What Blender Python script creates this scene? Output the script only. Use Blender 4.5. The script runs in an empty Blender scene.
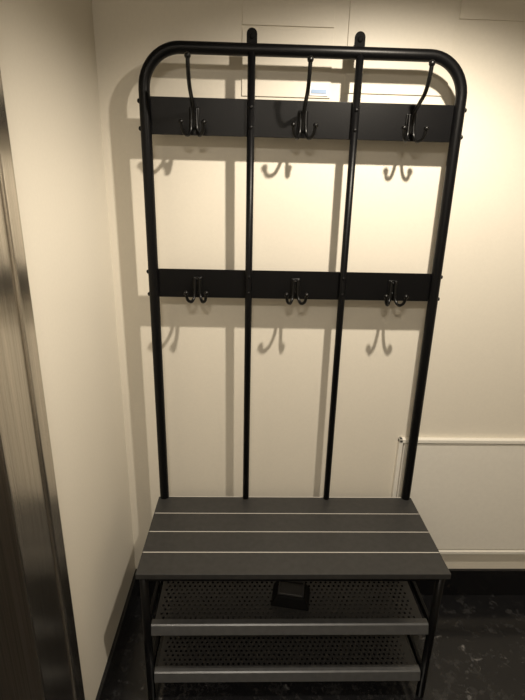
import bpy, bmesh, math, random
import numpy as np
from mathutils import Vector, Matrix
random.seed(3)
P=[-0.1409, -1.419, 1.5178, 0.0315, 0.3192, 0.0239, 0.9374]
FZ=-.02; WY=.08; LX=-.575; CZ=2.25; RX=1.7; BY=-2.6
S=bpy.context.scene
# ---------- materials
def newmat(n):
    m=bpy.data.materials.new(n);m.use_nodes=True;nt=m.node_tree
    return m,nt,nt.nodes['Principled BSDF']
def mat(n,col,rough=.5,metal=0,noise=0,scale=40,bump=0,stretch=(1,1,1),spec=.5):
    m,nt,b=newmat(n)
    b.inputs['Roughness'].default_value=rough;b.inputs['Metallic'].default_value=metal
    b.inputs['Specular IOR Level'].default_value=spec
    b.inputs['Base Color'].default_value=(*col,1)
    if noise or bump:
        tc=nt.nodes.new('ShaderNodeTexCoord');mp=nt.nodes.new('ShaderNodeMapping');mp.inputs['Scale'].default_value=stretch
        nz=nt.nodes.new('ShaderNodeTexNoise');nz.inputs['Scale'].default_value=scale;nz.inputs['Detail'].default_value=6
        nt.links.new(tc.outputs['Object'],mp.inputs[0]);nt.links.new(mp.outputs[0],nz.inputs['Vector'])
        rp=nt.nodes.new('ShaderNodeValToRGB')
        rp.color_ramp.elements[0].position=.3;rp.color_ramp.elements[1].position=.7
        rp.color_ramp.elements[0].color=(*[k*(1-noise) for k in col],1)
        rp.color_ramp.elements[1].color=(*[min(1,k*(1+noise)) for k in col],1)
        nt.links.new(nz.outputs['Fac'],rp.inputs[0]);nt.links.new(rp.outputs[0],b.inputs['Base Color'])
        if bump:
            bp=nt.nodes.new('ShaderNodeBump');bp.inputs['Strength'].default_value=bump;bp.inputs['Distance'].default_value=.002
            nt.links.new(nz.outputs['Fac'],bp.inputs['Height']);nt.links.new(bp.outputs[0],b.inputs['Normal'])
    return m
M_wall=mat('wall_paint',(.72,.675,.585),.45,noise=.015,scale=120,bump=.05,spec=.3)
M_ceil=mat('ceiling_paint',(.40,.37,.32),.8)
M_black=mat('black_powder_coat',(.003,.003,.0034),.36,noise=.2,scale=300,bump=.1,spec=.18)
M_tab=mat('black_matte_tab',(.004,.004,.004),.7,spec=.1)
M_hook=mat('black_hook_metal',(.0035,.0035,.0035),.3,spec=.28)
M_slat=mat('slat_dark_grey',(.030,.0295,.0285),.45,noise=.15,scale=60,bump=.1,spec=.4)
M_gap=mat('slat_highlight_grey',(.5,.48,.44),.5)  # pale colour standing in for highlights on the slat edges
M_shelfbar=mat('shelf_lip_grey',(.11,.112,.115),.38,metal=.5,noise=.1,scale=50)
M_mesh=mat('perforated_steel_black',(.028,.027,.026),.42)
M_grey=mat('dark_grey_plastic',(.022,.021,.02),.35)
M_base=mat('baseboard_black',(.006,.006,.007),.25)
M_steel=mat('brushed_steel',(.66,.62,.56),.24,metal=1,noise=.22,scale=5,stretch=(60,60,.4),bump=.10)
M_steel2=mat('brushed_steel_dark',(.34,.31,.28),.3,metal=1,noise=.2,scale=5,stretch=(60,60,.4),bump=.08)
M_panel=mat('panel_paint',(.80,.77,.70),.4,noise=.02,scale=80)
M_label=mat('label_white',(.8,.82,.85),.4)
M_labelb=mat('label_blue',(.25,.36,.55),.4)
def floormat():
    m,nt,b=newmat('dark_marble_floor')
    b.inputs['Roughness'].default_value=.16
    N=nt.nodes.new;L=nt.links.new
    tc=N('ShaderNodeTexCoord')
    n1=N('ShaderNodeTexNoise');n1.inputs['Scale'].default_value=3;n1.inputs['Detail'].default_value=5
    L(tc.outputs['Object'],n1.inputs['Vector'])
    mx=N('ShaderNodeMix');mx.data_type='VECTOR';mx.inputs[0].default_value=.35
    L(tc.outputs['Object'],mx.inputs[4]);L(n1.outputs['Color'],mx.inputs[5])
    v=N('ShaderNodeTexVoronoi');v.feature='DISTANCE_TO_EDGE';v.inputs['Scale'].default_value=3
    L(mx.outputs[1],v.inputs['Vector'])
    r1=N('ShaderNodeValToRGB');r1.color_ramp.elements[0].color=(1,1,1,1);r1.color_ramp.elements[1].color=(0,0,0,1)
    r1.color_ramp.elements[0].position=0;r1.color_ramp.elements[1].position=.014
    L(v.outputs['Distance'],r1.inputs[0])
    n2=N('ShaderNodeTexNoise');n2.inputs['Scale'].default_value=22;n2.inputs['Detail'].default_value=10;n2.inputs['Roughness'].default_value=.75
    L(tc.outputs['Object'],n2.inputs['Vector'])
    r2=N('ShaderNodeValToRGB');r2.color_ramp.elements[0].position=.52;r2.color_ramp.elements[1].position=.8
    L(n2.outputs['Fac'],r2.inputs[0])
    mu=N('ShaderNodeMath');mu.operation='MULTIPLY';L(r1.outputs[0],mu.inputs[0]);L(r2.outputs[0],mu.inputs[1])
    ad=N('ShaderNodeMath');ad.operation='MULTIPLY_ADD';L(r2.outputs[0],ad.inputs[0]);ad.inputs[1].default_value=.13;L(mu.outputs[0],ad.inputs[2])
    cm=N('ShaderNodeMix');cm.data_type='RGBA';cm.inputs[6].default_value=(.009,.009,.010,1);cm.inputs[7].default_value=(.4,.39,.38,1)
    L(ad.outputs[0],cm.inputs[0]);L(cm.outputs[2],b.inputs['Base Color'])
    return m
M_floor=floormat()
# ---------- mesh helpers
def obj(name,bm,m,parent=None,smooth=False):
    me=bpy.data.meshes.new(name);bm.normal_update();bm.to_mesh(me);bm.free()
    o=bpy.data.objects.new(name,me);S.collection.objects.link(o);me.materials.append(m)
    if smooth:
        for q in me.polygons:q.use_smooth=True
    if parent:o.parent=parent
    return o
def boxbm(bm,a,b,bev=0):
    r=bmesh.ops.create_cube(bm,size=1)
    vs=r['verts']
    for v in vs:
        v.co=Vector([a[i]+(v.co[i]+.5)*(b[i]-a[i]) for i in range(3)])
    if bev:
        es=set(e for v in vs for e in v.link_edges)
        bmesh.ops.bevel(bm,geom=list(es),offset=bev,segments=3,affect='EDGES',profile=.6)
def box(name,a,b,m,parent=None,bev=0):
    bm=bmesh.new();boxbm(bm,a,b,bev);return obj(name,bm,m,parent)
def smoothpath(pts,n=6):
    pts=[Vector(q) for q in pts];o=[]
    for i in range(len(pts)-1):
        p0=pts[max(i-1,0)];p1=pts[i];p2=pts[i+1];p3=pts[min(i+2,len(pts)-1)]
        for k in range(n):
            t=k/n
            o.append(.5*((2*p1)+(p2-p0)*t+(2*p0-5*p1+4*p2-p3)*t*t+(3*p1-p0-3*p2+p3)*t**3))
    o.append(pts[-1]);return o
def sweep(bm,pts,rad,seg=16,sx=1,sy=1):
    pts=[Vector(q) for q in pts];n=len(pts)
    T=[(pts[min(i+1,n-1)]-pts[max(i-1,0)]).normalized() for i in range(n)]
    a=Vector((0,1,0)) if abs(T[0].y)<.9 else Vector((1,0,0))
    N=(a-T[0]*a.dot(T[0])).normalized();rings=[]
    for i in range(n):
        N=(N-T[i]*N.dot(T[i])).normalized();B=T[i].cross(N)
        rr=rad[i] if isinstance(rad,(list,tuple)) else rad
        rings.append([bm.verts.new(pts[i]+rr*(N*math.cos(2*math.pi*k/seg)*sx+B*math.sin(2*math.pi*k/seg)*sy)) for k in range(seg)])
    for i in range(n-1):
        for k in range(seg):
            bm.faces.new((rings[i][k],rings[i][(k+1)%seg],rings[i+1][(k+1)%seg],rings[i+1][k]))
    bm.faces.new(rings[0][::-1]);bm.faces.new(rings[-1])
def ball(bm,c,r,s=(1,1,1)):
    q=bmesh.ops.create_uvsphere(bm,u_segments=14,v_segments=9,radius=r)
    for v in q['verts']: v.co=Vector((v.co.x*s[0],v.co.y*s[1],v.co.z*s[2]))+Vector(c)
def empty(n):
    e=bpy.data.objects.new(n,None);S.collection.objects.link(e);return e
# ---------- room
box('floor',(LX-.6,BY,FZ-.1),(RX,WY+.1,FZ),M_floor)
box('ceiling',(LX-.6,BY,CZ),(RX,WY+.1,CZ+.1),M_ceil)
box('wall_back',(LX-.1,WY,FZ),(RX,WY+.1,CZ),M_wall)
box('wall_right',(RX,BY,FZ),(RX+.1,WY+.1,CZ),M_wall)
box('wall_front',(LX-.6,BY-.1,FZ),(RX,BY,CZ),M_wall)
JY=-.52   # right edge of the steel jamb
box('wall_left',(LX-.1,JY-.03,FZ),(LX,WY,CZ),M_wall)
box('wall_left_near',(LX-.1,BY,FZ),(LX,-1.9,CZ),M_wall)
box('wall_left_lintel',(LX-.1,-1.9,2.12),(LX,JY-.03,CZ),M_wall)
box('baseboard_back',(LX,WY-.012,FZ),(RX,WY,.105),M_base,bev=.002)
box('baseboard_left',(LX,JY,FZ),(LX+.012,WY-.012,.105),M_base,bev=.002)
dr=empty('door_1')
box('jamb_outer',(LX-.1,JY-.045,FZ),(LX+.016,JY,2.12),M_steel,dr,bev=.006)
box('jamb_far',(LX-.1,JY-.17,FZ),(LX+.010,JY-.046,2.12),M_steel,dr,bev=.004)
box('jamb_near',(LX-.1,-1.95,FZ),(LX+.014,-1.8,2.12),M_steel,dr,bev=.004)
box('head',(LX-.1,-1.8,2.02),(LX+.014,JY-.17,2.16),M_steel,dr,bev=.004)
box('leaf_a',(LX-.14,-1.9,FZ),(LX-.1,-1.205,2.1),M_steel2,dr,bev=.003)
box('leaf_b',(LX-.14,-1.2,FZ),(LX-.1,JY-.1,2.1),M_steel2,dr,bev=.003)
# access panel low on the back wall
ap=empty('access_panel')
x0,x1,z0,z1=.405,1.25,.19,.697
box('door_leaf',(x0+.020,WY-.012,z0+.020),(x1-.020,WY+.002,z1-.020),M_panel,ap,bev=.003)
bm=bmesh.new()
boxbm(bm,(x0,WY-.018,z0),(x0+.015,WY+.002,z1),.003);boxbm(bm,(x1-.015,WY-.018,z0),(x1,WY+.002,z1),.003)
boxbm(bm,(x0,WY-.018,z1-.015),(x1,WY+.002,z1),.003);boxbm(bm,(x0,WY-.018,z0),(x1,WY+.002,z0+.015),.003)
obj('frame',bm,M_panel,ap)
# flush cupboard doors high on the wall
cb=empty('wall_cabinet')
t=.004
box('leaf_left_low',(-.170,WY-t,1.785),(.082,WY+.002,1.951),M_wall,cb,bev=.001)
box('leaf_left_high',(-.170,WY-t,1.959),(.082,WY+.002,2.2),M_wall,cb,bev=.001)
box('leaf_mid',(.122,WY-t,1.80),(.418,WY+.002,2.2),M_wall,cb,bev=.001)
box('leaf_right',(.426,WY-t,1.99),(.95,WY+.002,2.2),M_wall,cb,bev=.001)
lb=empty('wall_label')
box('plate',(.023,WY-.007,1.79),(.075,WY-.0035,1.822),M_label,lb,bev=.001)
box('stripe',(.027,WY-.0085,1.796),(.071,WY-.0065,1.806),M_labelb,lb)
# ---------- coat rack with bench
rk=empty('coat_rack_bench')
W=.43;H=1.88;RC=.10
pts=[(-W,0,FZ),(-W,0,.5),(-W,0,1.2),(-W,0,H-RC)]
for k in range(1,13):
    a=math.pi/2*k/12;pts.append((-W+RC-RC*math.cos(a),0,H-RC+RC*math.sin(a)))
pts.append((0,0,H))
for k in range(0,13):
    a=math.pi/2*k/12;pts.append((W-RC+RC*math.sin(a),0,H-RC+RC*math.cos(a)))
pts+=[(W,0,1.2),(W,0,.5),(W,0,FZ)]
bm=bmesh.new();sweep(bm,pts,.0152,20);obj('outer_tube_frame',bm,M_black,rk,True)
for i,x in enumerate((-W/3,W/3)):
    bm=bmesh.new();sweep(bm,[(x,-.004,.46),(x,-.004,1.2),(x,-.004,H)],.0105,16);obj('upright_%d'%(i+1),bm,M_black,rk,True)
    bm=bmesh.new()
    vs=[(-.014,0),(.014,0)]+[(.014*math.cos(a),.045+.014*math.sin(a)) for a in [math.pi*k/10 for k in range(11)]]
    f1=[bm.verts.new((x+a,.012,H-.005+b)) for a,b in vs];f2=[bm.verts.new((x+a,.017,H-.005+b)) for a,b in vs]
    bm.faces.new(f1);bm.faces.new(f2[::-1])
    for k in range(len(vs)): bm.faces.new((f1[k],f2[k],f2[(k+1)%len(vs)],f1[(k+1)%len(vs)]))
    bmesh.ops.recalc_face_normals(bm,faces=bm.faces)
    ball(bm,(x,.011,H+.035),.007,(1,.5,1))
    sweep(bm,[(x,.015,H+.035),(x,WY,H+.035)],.005,10)
    obj('wall_tab_%d'%(i+1),bm,M_tab,rk)
Z1=1.7175;Z2=1.2576
for i,(z,h) in enumerate(((Z1,.047),(Z2,.043))):
    bm=bmesh.new();boxbm(bm,(-W,.004,z-h),(W,.009,z+h),.001)
    for x in (-W,W):
        for dz in (-.034,.034):
            ball(bm,(x+math.copysign(.016,x),0,z+dz),.006,(.8,1,1))
    for x in (-W/3,W/3):
        for dz in (-.025,.025): ball(bm,(x,-.0145,z+dz),.005,(1,.5,1))
    obj('hook_rail_%d'%(i+1),bm,M_black,rk)
def hook(name,x,z,big):
    bm=bmesh.new()
    boxbm(bm,(x-.014,-.002,z-.03),(x+.014,.005,z+.022),.003)
    for s in (-1,1):
        pp=smoothpath([(x+s*.007,-.006,z+.02),(x+s*.007,-.008,z-.01),(x+s*.009,-.012,z-.036),(x+s*.016,-.026,z-.050),(x+s*.026,-.04,z-.042),(x+s*.030,-.046,z-.02)])
        sweep(bm,pp,.0045,10);ball(bm,pp[-1],.0072)
    if big:
        pp=smoothpath([(x,-.005,z-.03),(x,-.010,z-.005),(x,-.024,z+.022),(x,-.056,z+.038),(x,-.092,z+.056),(x,-.112,z+.085),(x,-.118,z+.116)])
        sweep(bm,pp,.0052,10);ball(bm,pp[-1],.008)
    for dz in (.012,-.02): ball(bm,(x,-.003,z+dz),.004,(1,.6,1))
    obj(name,bm,M_hook,rk,True)
for i,x in enumerate((-.298,0,.299)):
    hook('long_hook_%d'%(i+1),x,Z1,True);hook('double_hook_%d'%(i+1),x,Z2,False)
# bench seat
ZB=.497;YB=0.0;YF=-.358;n=4;g=.005;d=(YB-YF-g*(n-1))/n
for i in range(n):
    y0=YF+i*(d+g);box('seat_slat_%d'%(i+1),(-.45,y0,ZB-.018),(.45,y0+d,ZB),M_slat,rk,bev=.0015)
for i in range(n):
    y0=YF+(i+1)*(d+g)-g;box('slat_highlight_%d'%(i+1),(-.448,y0-.0003,ZB-.016),(.448,y0+g+.0003,ZB-.002),M_gap,rk)  # pale strips paint the bright edge highlights along the slats, not a bench part
for i,x in enumerate((-.435,.435)):
    bm=bmesh.new();sweep(bm,[(x,-.33,FZ),(x,-.33,.2),(x,-.33,ZB-.018)],.0125,16);obj('front_leg_%d'%(i+1),bm,M_black,rk,True)
    bm=bmesh.new();boxbm(bm,(x-.01,-.34,ZB-.045),(x+.01,0,ZB-.018),.002)
    for z in (.265,.07): boxbm(bm,(x-.005,-.33,z-.012),(x+.005,0,z+.012),.002)
    obj('side_rail_%d'%(i+1),bm,M_black,rk)
box('seat_front_rail',(-.43,-.338,ZB-.045),(.43,-.322,ZB-.018),M_black,rk,bev=.002)
def perf(name,z):
    bm=bmesh.new();x0,x1,y0,y1=-.418,.418,-.315,-.005
    nx=50;ny=20;dx=(x1-x0)/nx;dy=(y1-y0)/ny
    def q(a,b,c,d): bm.faces.new([bm.verts.new(v+(z,)) for v in ((a,b),(c,b),(c,d),(a,d))])
    for j in range(ny):
        off=(j%2)*dx/2;yb=y0+j*dy
        if j in (0,ny-1): q(x0,yb,x1,yb+dy);continue
        s=x0+dx/2+off
        q(x0,yb,s,yb+dy);q(s+(nx-2)*dx,yb,x1,yb+dy)
        for i in range(nx-2):
            cx=s+(i+.5)*dx;cy=yb+dy/2
            O=[(1,0),(1,.5),(1,1),(0,1),(-1,1),(-1,.5),(-1,0),(-1,-.5),(-1,-1),(0,-1),(1,-1),(1,-.5)]
            for zz in (z,):
                ov=[bm.verts.new((cx+a*dx/2,cy+b*dy/2,zz)) for a,b in O]
                iv=[bm.verts.new((cx+.0044*math.cos(math.pi/6*k),cy+.0044*math.sin(math.pi/6*k),zz)) for k in range(12)]
                lv=[bm.verts.new((v.co.x,v.co.y,z-.002)) for v in iv]
                for k in range(12):
                    bm.faces.new((ov[k],ov[(k+1)%12],iv[(k+1)%12],iv[k]))
                    bm.faces.new((iv[k],iv[(k+1)%12],lv[(k+1)%12],lv[k]))
    return obj(name,bm,M_mesh,rk)
for i,z in enumerate((.265,.07)):
    perf('perforated_shelf_%d'%(i+1),z)
    bm=bmesh.new()
    prof=[(-.338,z-.018),(-.342,z-.014),(-.334,z+.014),(-.330,z+.017),(-.312,z+.017),(-.312,z+.013),(-.328,z+.012),(-.334,z-.016)]
    A=[bm.verts.new((-.422,a,b)) for a,b in prof];B=[bm.verts.new((.422,a,b)) for a,b in prof]
    bm.faces.new(A[::-1]);bm.faces.new(B)
    for k in range(len(prof)): bm.faces.new((A[k],A[(k+1)%8],B[(k+1)%8],B[k]))
    bmesh.ops.recalc_face_normals(bm,faces=bm.faces)
    obj('shelf_lip_%d'%(i+1),bm,M_shelfbar,rk)
    box('shelf_back_rail_%d'%(i+1),(-.42,-.008,z-.01),(.42,.004,z+.01),M_black,rk,bev=.002)
# small dark box on the upper shelf
sp=empty('shoe_polish_box')
CY=-.215;CX=.010;ang=math.radians(-10)
def rot(bm):
    for v in bm.verts:
        x,y=v.co.x-.002,v.co.y-CY
        v.co.x=CX+x*math.cos(ang)-y*math.sin(ang);v.co.y=CY+x*math.sin(ang)+y*math.cos(ang)
bm=bmesh.new();boxbm(bm,(-.062,CY-.048,.2655),(.064,CY+.048,.300),.006)
for v in bm.verts:
    k=1-.28*(v.co.z-.2655)/.034;v.co.x=.001+(v.co.x-.001)*k;v.co.y=CY+(v.co.y-CY)*k
rot(bm);obj('body',bm,M_tab,sp)
zt=.300
bm=bmesh.new()
boxbm(bm,(-.040,CY-.030,zt),(.043,CY-.025,zt+.007),.001);boxbm(bm,(-.040,CY+.025,zt),(.043,CY+.030,zt+.007),.001)
boxbm(bm,(-.040,CY-.030,zt),(-.035,CY+.030,zt+.007),.001);boxbm(bm,(.038,CY-.030,zt),(.043,CY+.030,zt+.007),.001)
rot(bm);obj('rim',bm,M_mesh,sp)
bm=bmesh.new();boxbm(bm,(-.034,CY-.024,zt-.001),(.037,CY+.024,zt+.003),.001);rot(bm);obj('insert',bm,M_grey,sp)
# ---------- lights
def area(n,loc,size,e,col,rot=(0,0,0)):
    l=bpy.data.lights.new(n,'AREA');l.shape='DISK';l.size=size;l.energy=e;l.color=col
    o=bpy.data.objects.new(n,l);o.location=loc;o.rotation_euler=rot;S.collection.objects.link(o)
l=bpy.data.lights.new('ceiling_spotlight','SPOT');l.energy=76;l.color=(1,.89,.735);l.spot_size=math.radians(136);l.spot_blend=.65;l.shadow_soft_size=.018
o=bpy.data.objects.new('ceiling_spotlight',l);o.location=(.29,-.61,2.16);S.collection.objects.link(o);o.rotation_euler=(math.radians(13),0,math.radians(12))
area('fill_light',(-.2,-1.9,CZ-.02),.3,18,(1,.905,.77))  # added fill against the spotlight's falloff, not an actual fixture
w=bpy.data.worlds.new('w');S.world=w;w.use_nodes=True
w.node_tree.nodes['Background'].inputs[0].default_value=(.9,.88,.85,1);w.node_tree.nodes['Background'].inputs[1].default_value=.1
# ---------- camera
def cam(p):
    cx,cy,cz,yaw,pit,roll,f=p[:7]
    fw=np.array([np.sin(yaw)*np.cos(pit),np.cos(yaw)*np.cos(pit),-np.sin(pit)])
    r=np.array([np.cos(yaw),-np.sin(yaw),0]);u=np.cross(r,fw)
    r2=r*np.cos(roll)+u*np.sin(roll);u2=-r*np.sin(roll)+u*np.cos(roll)
    return np.array([cx,cy,cz]),fw,r2,u2,f*500
c,fw,r,u,f=cam(P)
cd=bpy.data.cameras.new('camera');co=bpy.data.objects.new('camera',cd);S.collection.objects.link(co);S.camera=co
cd.sensor_fit='HORIZONTAL';cd.sensor_width=36;cd.lens=f/525*36;cd.clip_start=.02
co.matrix_world=Matrix([[r[0],u[0],-fw[0],c[0]],[r[1],u[1],-fw[1],c[1]],[r[2],u[2],-fw[2],c[2]],[0,0,0,1]])
S.view_settings.view_transform='Standard'
